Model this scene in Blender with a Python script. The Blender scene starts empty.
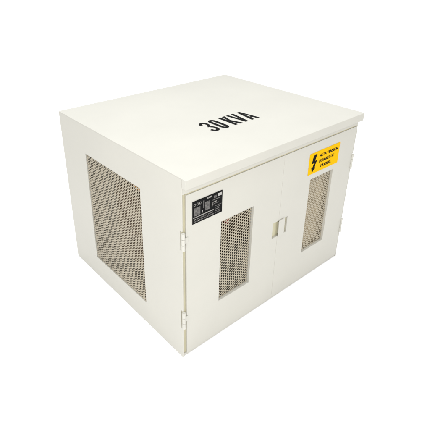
import bpy, bmesh, math, random
from mathutils import Vector, Matrix
R = math.radians
random.seed(7)
scene = bpy.context.scene
COL = scene.collection
S = 0.75                       # the cabinet is 0.75 m wide; plan lengths below are in cabinet widths
D, H = 0.8509, 0.7686          # depth and height in cabinet widths

# ------------------------------------------------------------------ camera
cam_d = bpy.data.cameras.new("camera")
cam = bpy.data.objects.new("camera", cam_d)
COL.objects.link(cam)
cam.location = (-0.7781 * S, -0.9743 * S, 1.4035 * S)
cam.rotation_euler = (1.1066, -0.0018, -0.7032)
cam_d.sensor_width = 36.0
cam_d.lens = 36.0 * 454.34 / 430.0
cam_d.shift_x = 0.5 - 193.63 / 430.0
cam_d.shift_y = 176.14 / 430.0 - 0.5
cam_d.clip_start = 0.02
cam_d.clip_end = 200.0
scene.camera = cam

# ------------------------------------------------------------------ light: white studio, one large softbox
world = bpy.data.worlds.new("World")
scene.world = world
world.use_nodes = True
bg = world.node_tree.nodes["Background"]
# a white studio tent: brightest overhead, dimmer towards the horizon
wn = world.node_tree.nodes
wl = world.node_tree.links
geo = wn.new("ShaderNodeTexCoord")
sep = wn.new("ShaderNodeSeparateXYZ")
ramp = wn.new("ShaderNodeMapRange")
ramp.inputs["From Min"].default_value = 0.0
ramp.inputs["From Max"].default_value = 1.0
ramp.inputs["To Min"].default_value = 0.72
ramp.inputs["To Max"].default_value = 1.42
wl.new(geo.outputs["Generated"], sep.inputs["Vector"])
wl.new(sep.outputs["Z"], ramp.inputs["Value"])
wl.new(ramp.outputs["Result"], bg.inputs["Strength"])
bg.inputs["Color"].default_value = (1.0, 1.0, 1.0, 1)

def softbox(name, loc, target, size, power, col=(1, 1, 1)):
    ld = bpy.data.lights.new(name, 'AREA')
    ld.shape = 'SQUARE'
    ld.size = size
    ld.energy = power
    ld.color = col
    lo = bpy.data.objects.new(name, ld)
    COL.objects.link(lo)
    lo.location = loc
    lo.rotation_euler = (Vector(target) - Vector(loc)).to_track_quat('-Z', 'Y').to_euler()
    return lo

softbox("key_softbox", (0.02, 0.12, 2.35), (0.34, 0.32, 0.45), 1.0, 29, (0.90, 0.945, 1.0))
softbox("front_softbox", (-1.08, -1.22, 1.20), (0.25, 0.1, 0.50), 0.7, 26)

scene.view_settings.view_transform = 'Standard'
scene.view_settings.look = 'None'
scene.view_settings.exposure = 0.08
scene.view_settings.gamma = 1.0
scene.render.engine = 'CYCLES'
scene.cycles.max_bounces = 10
scene.cycles.diffuse_bounces = 8

# ------------------------------------------------------------------ materials
def principled(name, color, rough=0.5, metal=0.0, spec=0.5):
    m = bpy.data.materials.new(name)
    m.use_nodes = True
    b = m.node_tree.nodes["Principled BSDF"]
    b.inputs["Base Color"].default_value = (*color, 1)
    b.inputs["Roughness"].default_value = rough
    b.inputs["Metallic"].default_value = metal
    b.inputs["Specular IOR Level"].default_value = spec
    return m

def paint(name, color, rough=0.42, bump=0.05, var=0.05, scale=900.0, spec=0.4, cloud=5.5, wave=0.0):
    """powder-coated sheet: orange-peel bump, faint cloudy variation of tone and gloss"""
    m = principled(name, color, rough, 0, spec)
    nt = m.node_tree
    b = nt.nodes["Principled BSDF"]
    tc = nt.nodes.new("ShaderNodeTexCoord")
    n1 = nt.nodes.new("ShaderNodeTexNoise")
    n1.inputs["Scale"].default_value = scale
    n1.inputs["Detail"].default_value = 2
    n2 = nt.nodes.new("ShaderNodeTexNoise")
    n2.inputs["Scale"].default_value = cloud
    n2.inputs["Detail"].default_value = 5
    for n in (n1, n2):
        nt.links.new(tc.outputs["Object"], n.inputs["Vector"])
    bp = nt.nodes.new("ShaderNodeBump")
    bp.inputs["Strength"].default_value = bump
    bp.inputs["Distance"].default_value = 0.001
    nt.links.new(n1.outputs["Fac"], bp.inputs["Height"])
    n3 = nt.nodes.new("ShaderNodeTexNoise")
    n3.inputs["Scale"].default_value = 6.0
    n3.inputs["Detail"].default_value = 1
    nt.links.new(tc.outputs["Object"], n3.inputs["Vector"])
    bw = nt.nodes.new("ShaderNodeBump")
    bw.inputs["Strength"].default_value = wave
    bw.inputs["Distance"].default_value = 0.004
    nt.links.new(n3.outputs["Fac"], bw.inputs["Height"])
    nt.links.new(bw.outputs["Normal"], bp.inputs["Normal"])
    nt.links.new(bp.outputs["Normal"], b.inputs["Normal"])
    cr = nt.nodes.new("ShaderNodeValToRGB")
    cr.color_ramp.elements[0].position = 0.3
    cr.color_ramp.elements[1].position = 0.7
    cr.color_ramp.elements[0].color = (*[c * (1 - var) for c in color], 1)
    cr.color_ramp.elements[1].color = (*[min(1, c * (1 + var)) for c in color], 1)
    nt.links.new(n2.outputs["Fac"], cr.inputs["Fac"])
    nt.links.new(cr.outputs["Color"], b.inputs["Base Color"])
    mr = nt.nodes.new("ShaderNodeMapRange")
    mr.inputs["To Min"].default_value = rough - 0.06
    mr.inputs["To Max"].default_value = rough + 0.06
    nt.links.new(n2.outputs["Fac"], mr.inputs["Value"])
    nt.links.new(mr.outputs["Result"], b.inputs["Roughness"])
    return m

CREAM = (0.418, 0.405, 0.357)
M = {}
M['cream'] = paint("cream_paint", CREAM, 0.50, 0.06, 0.022, spec=0.6, wave=0.5)
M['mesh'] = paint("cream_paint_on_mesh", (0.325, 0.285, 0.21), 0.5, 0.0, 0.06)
M['gap_shade'] = paint("gap_shade_tan", (0.41, 0.38, 0.265), 0.7, 0.02, 0.08, spec=0.2)  # olive-tan shade of the door gaps, put into the colour
M['backing'] = paint("added_backing_tan", (0.50, 0.42, 0.29), 0.9, 0.1, 0.3, spec=0.05, cloud=25.0)  # lit interior tone, carried by a sheet added behind the right mesh
M['recess_shade'] = paint("recess_shade_tan", (0.47, 0.44, 0.30), 0.45, 0.02, 0.15, spec=0.4)  # yellowish shade inside the handle recess, painted as base colour
M['floor'] = paint("white_studio_floor", (0.93, 0.93, 0.93), 0.9, 0.0, 0.004, spec=0.0)
M['ink'] = paint("black_stencil_paint", (0.006, 0.006, 0.006), 0.6, 0.05, 0.3, spec=0.03)
M['plate'] = paint("black_plate", (0.006, 0.006, 0.006), 0.5, 0.02, 0.3, spec=0.03)
M['platemid'] = paint("plate_grey_print", (0.09, 0.085, 0.08), 0.5, 0.0, 0.6, spec=0.15, cloud=160.0)
M['platelight'] = paint("plate_light_print", (0.20, 0.19, 0.175), 0.5, 0.0, 0.6, spec=0.15, cloud=160.0)
M['platewhite'] = paint("plate_white_print", (0.30, 0.29, 0.27), 0.45, 0.0, 0.05)
M['yellow'] = paint("yellow_label", (0.64, 0.36, 0.001), 0.6, 0.0, 0.03, spec=0.03)
M['steel'] = paint("core_steel", (0.06, 0.055, 0.05), 0.5, 0.05, 0.2)
M['varnish'] = paint("coil_varnish", (0.10, 0.055, 0.03), 0.45, 0.05, 0.3)
M['red'] = paint("red_cable", (0.45, 0.02, 0.03), 0.4, 0.0, 0.05)
M['orange'] = paint("orange_cable", (0.55, 0.2, 0.02), 0.4, 0.0, 0.05)

# ------------------------------------------------------------------ helpers
def link_mesh(name, bm, mats, parent=None, bevel=0.0, segs=2, angle=40, smooth=True):
    """scale from cabinet widths to metres, link as one mesh object"""
    bmesh.ops.recalc_face_normals(bm, faces=bm.faces[:])
    bmesh.ops.scale(bm, vec=(S, S, S), verts=bm.verts[:])
    me = bpy.data.meshes.new(name)
    bm.to_mesh(me)
    bm.free()
    if not isinstance(mats, (list, tuple)):
        mats = [mats]
    for m in mats:
        me.materials.append(m)
    o = bpy.data.objects.new(name, me)
    COL.objects.link(o)
    if parent is not None:
        o.parent = parent
    if bevel > 0:
        b = o.modifiers.new("bevel", 'BEVEL')
        b.width = bevel * S
        b.segments = segs
        b.limit_method = 'ANGLE'
        b.angle_limit = R(angle)
        b.harden_normals = True
    if smooth:
        for p in me.polygons:
            p.use_smooth = True
        try:
            me.set_sharp_from_angle(angle=R(35))
        except Exception:
            pass
    return o

def box(bm, x0, x1, y0, y1, z0, z1, mi=0):
    v = [bm.verts.new(c) for c in ((x0, y0, z0), (x1, y0, z0), (x1, y1, z0), (x0, y1, z0),
                                   (x0, y0, z1), (x1, y0, z1), (x1, y1, z1), (x0, y1, z1))]
    for f in ((0, 3, 2, 1), (4, 5, 6, 7), (0, 1, 5, 4), (1, 2, 6, 5), (2, 3, 7, 6), (3, 0, 4, 7)):
        fc = bm.faces.new([v[i] for i in f])
        fc.material_index = mi

def sheet(bm, us, vs, solid, place, t0, t1):
    """a sheet with rectangular holes/notches: grid cells where solid(u, v); place(u, v, t) -> xyz"""
    us = sorted(set(us)); vs = sorted(set(vs))
    nu, nv = len(us) - 1, len(vs) - 1
    on = [[solid((us[i] + us[i + 1]) / 2, (vs[j] + vs[j + 1]) / 2) for j in range(nv)] for i in range(nu)]
    cache = {}
    def V(i, j, k):
        if (i, j, k) not in cache:
            cache[(i, j, k)] = bm.verts.new(place(us[i], vs[j], (t0, t1)[k]))
        return cache[(i, j, k)]
    def get(i, j):
        return 0 <= i < nu and 0 <= j < nv and on[i][j]
    for i in range(nu):
        for j in range(nv):
            if not on[i][j]:
                continue
            for k in (0, 1):
                bm.faces.new([V(i, j, k), V(i + 1, j, k), V(i + 1, j + 1, k), V(i, j + 1, k)])
            for (di, dj, a, b) in ((-1, 0, (i, j), (i, j + 1)), (1, 0, (i + 1, j), (i + 1, j + 1)),
                                   (0, -1, (i, j), (i + 1, j)), (0, 1, (i, j + 1), (i + 1, j + 1))):
                if not get(i + di, j + dj):
                    bm.faces.new([V(*a, 0), V(*b, 0), V(*b, 1), V(*a, 1)])
    bmesh.ops.dissolve_limit(bm, angle_limit=R(1), verts=bm.verts[:], edges=bm.edges[:])

def inside(u, v, r):
    return r[0] < u < r[1] and r[2] < v < r[3]

def prism(bm, pts, place, t0, t1, mi=0):
    """extruded polygon given in sheet coordinates"""
    a = [bm.verts.new(place(u, v, t0)) for u, v in pts]
    b = [bm.verts.new(place(u, v, t1)) for u, v in pts]
    n = len(pts)
    fs = [bm.faces.new(a), bm.faces.new(b)]
    for i in range(n):
        fs.append(bm.faces.new([a[i], a[(i + 1) % n], b[(i + 1) % n], b[i]]))
    for f in fs:
        f.material_index = mi

def perforated(bm, u0, u1, v0, v1, place, pitch, r, th):
    """perforated sheet: round holes staggered at 60 degrees, one hexagonal cell of sheet round each hole"""
    du = pitch * math.sqrt(3) / 2
    ro = pitch / math.sqrt(3)
    for i in range(int((u1 - u0) / du) + 2):
        for j in range(int((v1 - v0) / pitch) + 2):
            cu, cv = u0 + i * du, v0 + (j + 0.5 * (i % 2)) * pitch
            if cu > u1 + ro / 2 or cv > v1 + ro:
                continue
            out, inn = [], []
            for t in (-th / 2, th / 2):
                out.append([bm.verts.new(place(cu + ro * math.cos(R(60 * k)), cv + ro * math.sin(R(60 * k)), t)) for k in range(6)])
                inn.append([bm.verts.new(place(cu + r * math.cos(R(30 * k)), cv + r * math.sin(R(30 * k)), t)) for k in range(12)])
            for s_ in (0, 1):
                o_, n_ = out[s_], inn[s_]
                for k in range(6):
                    k1, h = (k + 1) % 6, 2 * k
                    bm.faces.new([o_[k], o_[k1], n_[(h + 2) % 12], n_[h + 1]])
                    bm.faces.new([o_[k], n_[h + 1], n_[h]])
            for k in range(12):
                bm.faces.new([inn[0][k], inn[0][(k + 1) % 12], inn[1][(k + 1) % 12], inn[1][k]])

def tube(bm, pts, r, n=8, mi=0):
    rings = []
    pts = [Vector(p) for p in pts]
    for i, p in enumerate(pts):
        t = (pts[min(i + 1, len(pts) - 1)] - pts[max(i - 1, 0)]).normalized()
        a = t.cross(Vector((0, 0, 1)))
        if a.length < 1e-3:
            a = t.cross(Vector((1, 0, 0)))
        a.normalize()
        b = t.cross(a)
        rings.append([bm.verts.new(p + (a * math.cos(2 * math.pi * k / n) + b * math.sin(2 * math.pi * k / n)) * r) for k in range(n)])
    for A, B in zip(rings, rings[1:]):
        for k in range(n):
            f = bm.faces.new([A[k], A[(k + 1) % n], B[(k + 1) % n], B[k]])
            f.material_index = mi
    for q in (rings[0], rings[-1]):
        f = bm.faces.new(q)
        f.material_index = mi

FRONT = lambda y: (lambda u, v, t: (u, y + t, v))         # sheet coordinates (x, z), t runs into the cabinet
TOP = lambda z: (lambda u, v, t: (u, v, z + t))

# ------------------------------------------------------------------ setting: white floor of the studio
bm = bmesh.new()
bmesh.ops.create_grid(bm, x_segments=1, y_segments=1, size=40.0)
fl = link_mesh("floor", bm, M['floor'], smooth=False)
fl["kind"] = "structure"

# ------------------------------------------------------------------ the cabinet
root = bpy.data.objects.new("transformer_cabinet", None)
COL.objects.link(root)
root.location = (0, 0, 0.0015)
root["label"] = "cream sheet metal cabinet with mesh windows, double doors and 30 KVA lettering on its lid"
root["category"] = "transformer cabinet"

T = 0.0035            # sheet thickness
HZ = [(0.150, 0.226), (0.498, 0.568)]     # hinge heights
ZB = 0.0

# side panels, with a mesh window and the hinge notches on the front edge
LW = (0.2385, 0.6398, 0.1091, 0.637)
for right in (False, True):
    x0 = 1 - T if right else 0.0
    pl = (lambda u, v, t: (t, u, v))
    bm = bmesh.new()
    us = [0, D, LW[0], LW[1], 0.011]
    vs = [ZB, H - T, LW[2], LW[3]] + [z for h in HZ for z in (h[0] - .004, h[1] + .004)]
    def solid(u, v):
        if inside(u, v, LW):
            return False
        return not any(u < 0.011 and h[0] - .004 < v < h[1] + .004 for h in HZ)
    sheet(bm, us, vs, solid, pl, x0, x0 + T)
    sp = link_mesh("side_panel", bm, M['cream'], root, bevel=0.0009, segs=2)
    # folded returns round the window carry the mesh
    bm = bmesh.new()
    xi0, xi1 = (1 - T - 0.008, 1 - T) if right else (T, T + 0.008)
    box(bm, xi0, xi1, LW[0] - T, LW[0], LW[2], LW[3])
    box(bm, xi0, xi1, LW[1], LW[1] + T, LW[2], LW[3])
    box(bm, xi0, xi1, LW[0] - T, LW[1] + T, LW[2] - T, LW[2])
    box(bm, xi0, xi1, LW[0] - T, LW[1] + T, LW[3], LW[3] + T)
    link_mesh("window_frame", bm, M['cream'], sp)
    bm = bmesh.new()
    xm = 1 - T - 0.0012 if right else T + 0.0012
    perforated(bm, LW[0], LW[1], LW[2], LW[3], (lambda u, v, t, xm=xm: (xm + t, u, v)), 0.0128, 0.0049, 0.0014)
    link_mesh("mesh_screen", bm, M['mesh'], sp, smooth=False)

# back panel, base tray
bm = bmesh.new()
box(bm, T, 1 - T, D - T, D, ZB, H - T)
link_mesh("back_panel", bm, M['cream'], root)
bm = bmesh.new()
box(bm, T, 1 - T, 0.004, D - T, ZB, 0.012)
link_mesh("base_tray", bm, M['cream'], root, bevel=0.0008)

# front frame: two jambs and a header standing behind the door gaps
bm = bmesh.new()
FZ = 0.7088                      # top of the doors' gap
pl = FRONT(0.0)
# header, flush with the doors, closing the strip between lid lip and doors
box(bm, T, 1 - T, 0.0, 0.020, FZ, H - 0.0344)
# jambs behind the doors
box(bm, T, 0.050, 0.0215, 0.032, 0.012, FZ - .0001)
box(bm, 0.950, 1 - T, 0.0215, 0.032, 0.012, FZ - .0001)
box(bm, 0.050, 0.950, 0.0215, 0.032, FZ - 0.045, FZ - .0001)
frame = link_mesh("door_frame", bm, M['cream'], root, bevel=0.0008)
# tan strips added down the door gaps: the gaps' shade put into colour
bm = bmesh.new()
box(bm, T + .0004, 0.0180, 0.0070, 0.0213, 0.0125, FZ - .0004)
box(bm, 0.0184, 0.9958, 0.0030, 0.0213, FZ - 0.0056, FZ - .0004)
link_mesh("gap_shade_strip", bm, M['gap_shade'], frame)
# closing strip behind the seam between the two doors
bm = bmesh.new()
box(bm, 0.488, 0.524, 0.0225, 0.030, 0.012, FZ - 0.0455)
link_mesh("centre_post", bm, M['cream'], frame)

# lid: flat top with a deep front lip, one continuous folded sheet
bm = bmesh.new()
prof = [(D, H), (-0.0213, H), (-0.0213, H - 0.0344), (0.0, H - 0.0344), (0.0, H - T), (D, H - T)]
a = [bm.verts.new((0.0, y, z)) for y, z in prof]
b = [bm.verts.new((1.0, y, z)) for y, z in prof]
for f in ((0, 1, 4, 5), (1, 2, 3, 4)):
    bm.faces.new([a[i] for i in f]); bm.faces.new([b[i] for i in f])
for i in range(6):
    j = (i + 1) % 6
    bm.faces.new([a[i], a[j], b[j], b[i]])
lid = link_mesh("lid", bm, M['cream'], root, bevel=0.0022, segs=4)

# stencilled lettering on the lid: 30 KVA
def stroke(bm, p, q, w, z=H, mi=0, t0=0.0002, t1=0.0009):
    p = Vector(p); q = Vector(q)
    n = Vector((-(q - p).y, (q - p).x)).normalized() * w / 2
    prism(bm, [p + n, p - n, q - n, q + n], TOP(z), t0, t1, mi)
def band(bm, pts, w, z=H, t0=0.0002, t1=0.0009, closed=False):
    pts = [Vector(p) for p in pts]
    n = len(pts)
    L, Rr = [], []
    for i, p in enumerate(pts):
        if closed:
            t = pts[(i + 1) % n] - pts[i - 1]
        else:
            t = pts[min(i + 1, n - 1)] - pts[max(i - 1, 0)]
        nn = Vector((-t.y, t.x)).normalized()
        ww = w[i] if isinstance(w, list) else w
        L.append(p + nn * ww / 2); Rr.append(p - nn * ww / 2)
    rng = range(n if closed else n - 1)
    for i in rng:
        j = (i + 1) % n
        # neighbouring quads share their ends: no overlap, one plane
        for t in (t1,):
            bm.faces.new([bm.verts.new((*c, z + t)) for c in (L[i], Rr[i], Rr[j], L[j])])
B0, B1 = 0.231, 0.335
SW = 0.0142
bm = bmesh.new()
def arc(cx, cy, rx, ry, a0, a1, n=12):
    return [(cx + rx * math.cos(R(a0 + (a1 - a0) * i / n)), cy + ry * math.sin(R(a0 + (a1 - a0) * i / n))) for i in range(n + 1)]
# 3: two bowls, drawn apart like a stencil
thick = lambda n: [SW * (0.75 + 0.25 * abs(math.cos(math.pi * (i / n - 0.5) * 1.6))) for i in range(n + 1)]
band(bm, arc(0.3690, 0.3095, 0.0140, 0.0205, 172, -70, 18), thick(18))
band(bm, arc(0.3690, 0.2580, 0.0150, 0.0222, 74, -172, 18), thick(18))
stroke(bm, (0.3630, 0.2846), (0.3770, 0.2846), 0.0075, t0=0.0009, t1=0.00092)
# 0
zero = arc(0.4205, 0.3140, 0.0115, 0.0175, 0, 180, 12) + arc(0.4205, 0.2520, 0.0115, 0.0175, 180, 360, 12)
band(bm, zero, SW, closed=True)
# K
stroke(bm, (0.4722, B0), (0.4722, B1), SW)
prism(bm, [(0.4788, 0.2800), (0.4885, B1), (0.5032, B1), (0.4900, 0.2840), (0.5072, B0), (0.4922, B0), (0.4820, 0.2640), (0.4788, 0.2560)], TOP(H), 0.0002, 0.0009)
# V
prism(bm, [(0.5110, B1), (0.5245, B1), (0.5328, 0.2640), (0.5411, B1), (0.5546, B1), (0.5403, B0), (0.5253, B0)], TOP(H), 0.0002, 0.0009)
# A
prism(bm, [(0.5622, B0), (0.5756, B0), (0.5784, 0.2520), (0.5910, 0.2520), (0.5938, B0), (0.6072, B0), (0.5922, B1), (0.5772, B1)], TOP(H), 0.0002, 0.0009)
bm.faces.ensure_lookup_table()
# counter of the A painted out by a small cream triangle of lid showing through
prism(bm, [(0.5807, 0.2640), (0.5889, 0.2640), (0.5848, 0.2960)], TOP(H), 0.0009, 0.0011, 1)
let = link_mesh("lettering", bm, [M['ink'], M['cream']], lid, smooth=False)

# ------------------------------------------------------------------ doors
DY0, DY1 = 0.0, 0.018
DZ0, DZ1 = 0.010, FZ - 0.0060
W1 = (0.1781, 0.3470, 0.1785, 0.5400)
W2 = (0.6902, 0.8530, 0.1655, 0.5375)
HX = (0.4705, 0.5610, 0.3375, 0.4110)       # recess of the handle
doors = []
for (x0, x1, win, hx) in ((0.0185, 0.5047, W1, (HX[0], 0.5047, HX[2], HX[3])), (0.5053, 0.9955, W2, (0.5053, HX[1], HX[2] - .002, HX[3]))):
    bm = bmesh.new()
    sheet(bm, [x0, x1, win[0], win[1], hx[0], hx[1]], [DZ0, DZ1, win[2], win[3], hx[2], hx[3]],
          lambda u, v: not inside(u, v, win) and not inside(u, v, hx), FRONT(0.0), DY0, DY1)
    d = link_mesh("door", bm, M['cream'], root, bevel=0.0011, segs=2)
    doors.append(d)
    bm = bmesh.new()
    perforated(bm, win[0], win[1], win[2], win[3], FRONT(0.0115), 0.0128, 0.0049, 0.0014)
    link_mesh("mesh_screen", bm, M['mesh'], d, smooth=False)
    if x0 > 0.3:
        # pale tan backing added behind the right-hand mesh, coloured like a lit interior
        bm = bmesh.new()
        box(bm, win[0] - 0.02, win[1] + 0.02, 0.0340, 0.0420, win[2] - 0.02, win[3] + 0.02)
        link_mesh("added_backing", bm, M['backing'], d)
    # hinges: a barrel of three knuckles with a leaf folded into the gap
    right = x0 > 0.3
    HYC = -0.0015 if right else -0.0035
    HR = 0.0052 if right else 0.0069
    hxc = 0.9965 if right else 0.0020
    for (z0, z1) in HZ:
        bm = bmesh.new()
        n = 3
        hh = (z1 - z0) / n
        for k in range(n):
            tube(bm, [(hxc, HYC, z0 + k * hh + 0.0006), (hxc, HYC, z0 + (k + 1) * hh - 0.0006)], HR if k != 1 else HR - .0003, 20)
        tube(bm, [(hxc, HYC, z0 - 0.002), (hxc, HYC, z1 + 0.002)], 0.0038, 12)
        lx = (0.972, 0.990) if right else (0.006, 0.0255)
        if not right:
            box(bm, lx[0], lx[1], -0.0018, -0.0004, z0 + hh + 0.001, z1 - hh - 0.001)
        link_mesh("hinge", bm, M['cream'], d, bevel=0.0006)

# handle: recessed cup behind the doors' cut-outs with a pull bar standing in it
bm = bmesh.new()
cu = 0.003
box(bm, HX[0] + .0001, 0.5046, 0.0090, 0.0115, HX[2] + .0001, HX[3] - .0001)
link_mesh("handle_recess", bm, M['recess_shade'], doors[0])
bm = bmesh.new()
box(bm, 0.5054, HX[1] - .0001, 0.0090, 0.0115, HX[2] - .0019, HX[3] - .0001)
link_mesh("handle_recess", bm, M['recess_shade'], doors[1])
bm = bmesh.new()
prism(bm, [(0.5080, 0.3340), (0.5375, 0.3340), (0.5410, 0.3375), (0.5410, 0.4100), (0.5375, 0.4135), (0.5080, 0.4135), (0.5045, 0.4100), (0.5045, 0.3375)], FRONT(0.0), -0.0050, 0.0)
box(bm, 0.5120, 0.5340, 0.0, 0.0089, 0.345, 0.400)
link_mesh("handle", bm, M['cream'], doors[1], bevel=0.0022, segs=3)

# nameplate on the left door: black plate with grey printed fields
N = (0.0439, 0.1777, 0.5832, 0.6688)
def npt(u, v):
    return (N[0] + u * (N[1] - N[0]), N[2] + v * (N[3] - N[2]))
bm = bmesh.new()
pl = FRONT(0.0)
prism(bm, [npt(0, 0), npt(1, 0), npt(1, 1), npt(0, 1)], pl, -0.0016, -0.0002, 0)
def field(u0, u1, v0, v1, mi, t=-0.0019):
    prism(bm, [npt(u0, v0), npt(u1, v0), npt(u1, v1), npt(u0, v1)], pl, t, -0.0015, mi)
field(.04, .25, .34, .70, 1)
for c in (.07, .16, .25):
    ring = [(npt(c, .84)[0] + .0052 * math.cos(k * math.pi / 5), npt(c, .84)[1] + .0052 * math.sin(k * math.pi / 5)) for k in range(10)]
    prism(bm, ring, pl, -0.0019, -0.0015, 2)
    ring = [(npt(c, .84)[0] + .0030 * math.cos(k * math.pi / 5), npt(c, .84)[1] + .0030 * math.sin(k * math.pi / 5)) for k in range(10)]
    prism(bm, ring, pl, -0.0021, -0.0018, 0)
field(.305, .335, .36, .46, 2)
field(.40, .565, .40, .78, 1)
field(.34, .37, .55, .88, 1)
field(.46, .62, .885, .955, 2)
field(.66, .80, .60, .64, 2); field(.66, .93, .70, .735, 1); field(.66, .88, .52, .55, 1)
field(.70, .79, .78, .90, 1)
field(.83, .97, .80, .93, 3)
field(.635, .66, .45, .60, 2)
field(.02, .70, .255, .30, 2)
field(.74, .97, .40, .43, 1)
for r_ in range(2):
    v = .06 + r_ * .095
    u = .05
    while u < .70:
        l = random.uniform(.03, .09)
        field(u, min(u + l, .72), v, v + .05, random.choice((1, 1, 2)))
        u += l + random.uniform(.015, .04)
for v in (.08, .16, .24, .32):
    field(.76, random.uniform(.88, .95), v, v + .03, 1)
link_mesh("nameplate", bm, [M['plate'], M['platemid'], M['platelight'], M['platewhite']], doors[0], smooth=False)

# yellow danger label on the right door
Y = (0.6657, 0.8759, 0.5638, 0.6598)
def ypt(u, v):
    return (Y[0] + u * (Y[1] - Y[0]), Y[2] + v * (Y[3] - Y[2]))
bm = bmesh.new()
prism(bm, [ypt(.012, 0), ypt(.988, 0), ypt(1, .03), ypt(1, .97), ypt(.988, 1), ypt(.012, 1), ypt(0, .97), ypt(0, .03)], pl, -0.0012, -0.0002, 0)
bolt = [(.13, .90), (.235, .90), (.185, .60), (.255, .60), (.175, .29), (.215, .29), (.125, .05), (.085, .33), (.12, .31), (.165, .50), (.085, .50)]
prism(bm, [ypt(*q) for q in bolt], pl, -0.0016, -0.0011, 1)
def add_text(bm, s, u, v, height, mi, width, y=-0.0016):
    """flat lettering u..u+width (label units) with its foot at v"""
    cu_ = bpy.data.curves.new("lettering", 'FONT')
    cu_.body = s
    cu_.size = 1.0
    cu_.offset = 0.0
    to = bpy.data.objects.new("lettering", cu_)
    COL.objects.link(to)
    dg = bpy.context.evaluated_depsgraph_get()
    me = bpy.data.meshes.new_from_object(to.evaluated_get(dg))
    xs = [q.co.x for q in me.vertices]; ys = [q.co.y for q in me.vertices]
    ax, bx, ay, by = min(xs), max(xs), min(ys), max(ys)
    vs = []
    for q in me.vertices:
        x, z = ypt(u + (q.co.x - ax) / (bx - ax) * width, v + (q.co.y - ay) / (by - ay) * height)
        vs.append(bm.verts.new((x, y, z)))
    for p in me.polygons:
        try:
            f = bm.faces.new([vs[i] for i in p.vertices])
            f.material_index = mi
        except ValueError:
            pass
    bpy.data.objects.remove(to)
    bpy.data.curves.remove(cu_)
    bpy.data.meshes.remove(me)
for k, du in enumerate((0, .005, .010)):          # struck three times: bold
    y = -0.0015 - 0.0001 * k
    add_text(bm, "ALTA TENSION", .325 + du, .685, .135, 1, .61, y)
    add_text(bm, "PELIGRO DE", .33 + du, .42, .135, 1, .49, y)
    add_text(bm, "MUERTE", .395 + du, .16, .135, 1, .34, y)
link_mesh("warning_label", bm, [M['yellow'], M['ink']], doors[1], smooth=False)

# ------------------------------------------------------------------ the transformer inside, glimpsed through the mesh
tr = bpy.data.objects.new("transformer", None)
COL.objects.link(tr)
tr.location = (0.43 * S, 0.44 * S, 0.012 * S + 0.002)
tr["label"] = "dark three-coil transformer glimpsed through the mesh windows inside the cream cabinet"
tr["category"] = "transformer"
bm = bmesh.new()
for x in (-0.23, 0.0, 0.23):
    box(bm, x - 0.045, x + 0.045, -0.05, 0.05, 0.11, 0.50)
box(bm, -0.275, 0.275, -0.05, 0.05, 0.03, 0.11)
box(bm, -0.275, 0.275, -0.05, 0.05, 0.50, 0.58)
link_mesh("core", bm, M['steel'], tr, bevel=0.002)
for x in (-0.23, 0.0, 0.23):
    bm = bmesh.new()
    for k in range(12):
        z = 0.135 + k * 0.029
        pts = []
        hw, hd, rr = 0.110, 0.17, 0.055
        ring = []
        for (sx, sy, a0) in ((1, 1, 0), (-1, 1, 90), (-1, -1, 180), (1, -1, 270)):
            for i in range(5):
                an = R(a0 + i * 22.5)
                ring.append((x + sx * (hw - rr) + rr * math.cos(an), sy * (hd - rr) + rr * math.sin(an)))
        lo = [bm.verts.new((*q, z)) for q in ring]
        hi = [bm.verts.new((*q, z + 0.026)) for q in ring]
        bm.faces.new(lo); bm.faces.new(hi)
        for i in range(len(ring)):
            j = (i + 1) % len(ring)
            bm.faces.new([lo[i], lo[j], hi[j], hi[i]])
    link_mesh("coil", bm, M['varnish'], tr, bevel=0.003)
bm = bmesh.new()
for y in (-0.07, 0.07):
    box(bm, -0.31, 0.31, y - 0.018, y + 0.018, 0.0, 0.03)
link_mesh("mounting_rail", bm, M['steel'], tr, bevel=0.002)
def lead(m, pts):
    b_ = bmesh.new()
    P = [Vector(q) for q in pts]
    out = []
    for i in range(len(P) - 1):
        p0 = P[max(i - 1, 0)]; p1 = P[i]; p2 = P[i + 1]; p3 = P[min(i + 2, len(P) - 1)]
        for k in range(8):
            t = k / 8
            out.append(0.5 * ((2 * p1) + (p2 - p0) * t + (2 * p0 - 5 * p1 + 4 * p2 - p3) * t * t + (3 * p1 - p0 - 3 * p2 + p3) * t ** 3))
    out.append(P[-1])
    tube(b_, out, 0.007, 8)
    link_mesh("lead", b_, m, tr)
lead(M['orange'], [(-0.23, -0.12, 0.48), (-0.34, -0.15, 0.56), (-0.39, -0.15, 0.58), (-0.37, -0.05, 0.60), (-0.25, 0.0, 0.60)])
lead(M['red'], [(-0.23, -0.12, 0.15), (-0.33, -0.19, 0.14), (-0.37, -0.22, 0.17), (-0.38, -0.18, 0.10), (-0.32, -0.1, 0.04)])
lead(M['red'], [(-0.20, -0.11, 0.48), (-0.19, -0.27, 0.52), (-0.16, -0.36, 0.50), (-0.12, -0.33, 0.42), (0.0, -0.13, 0.40)])
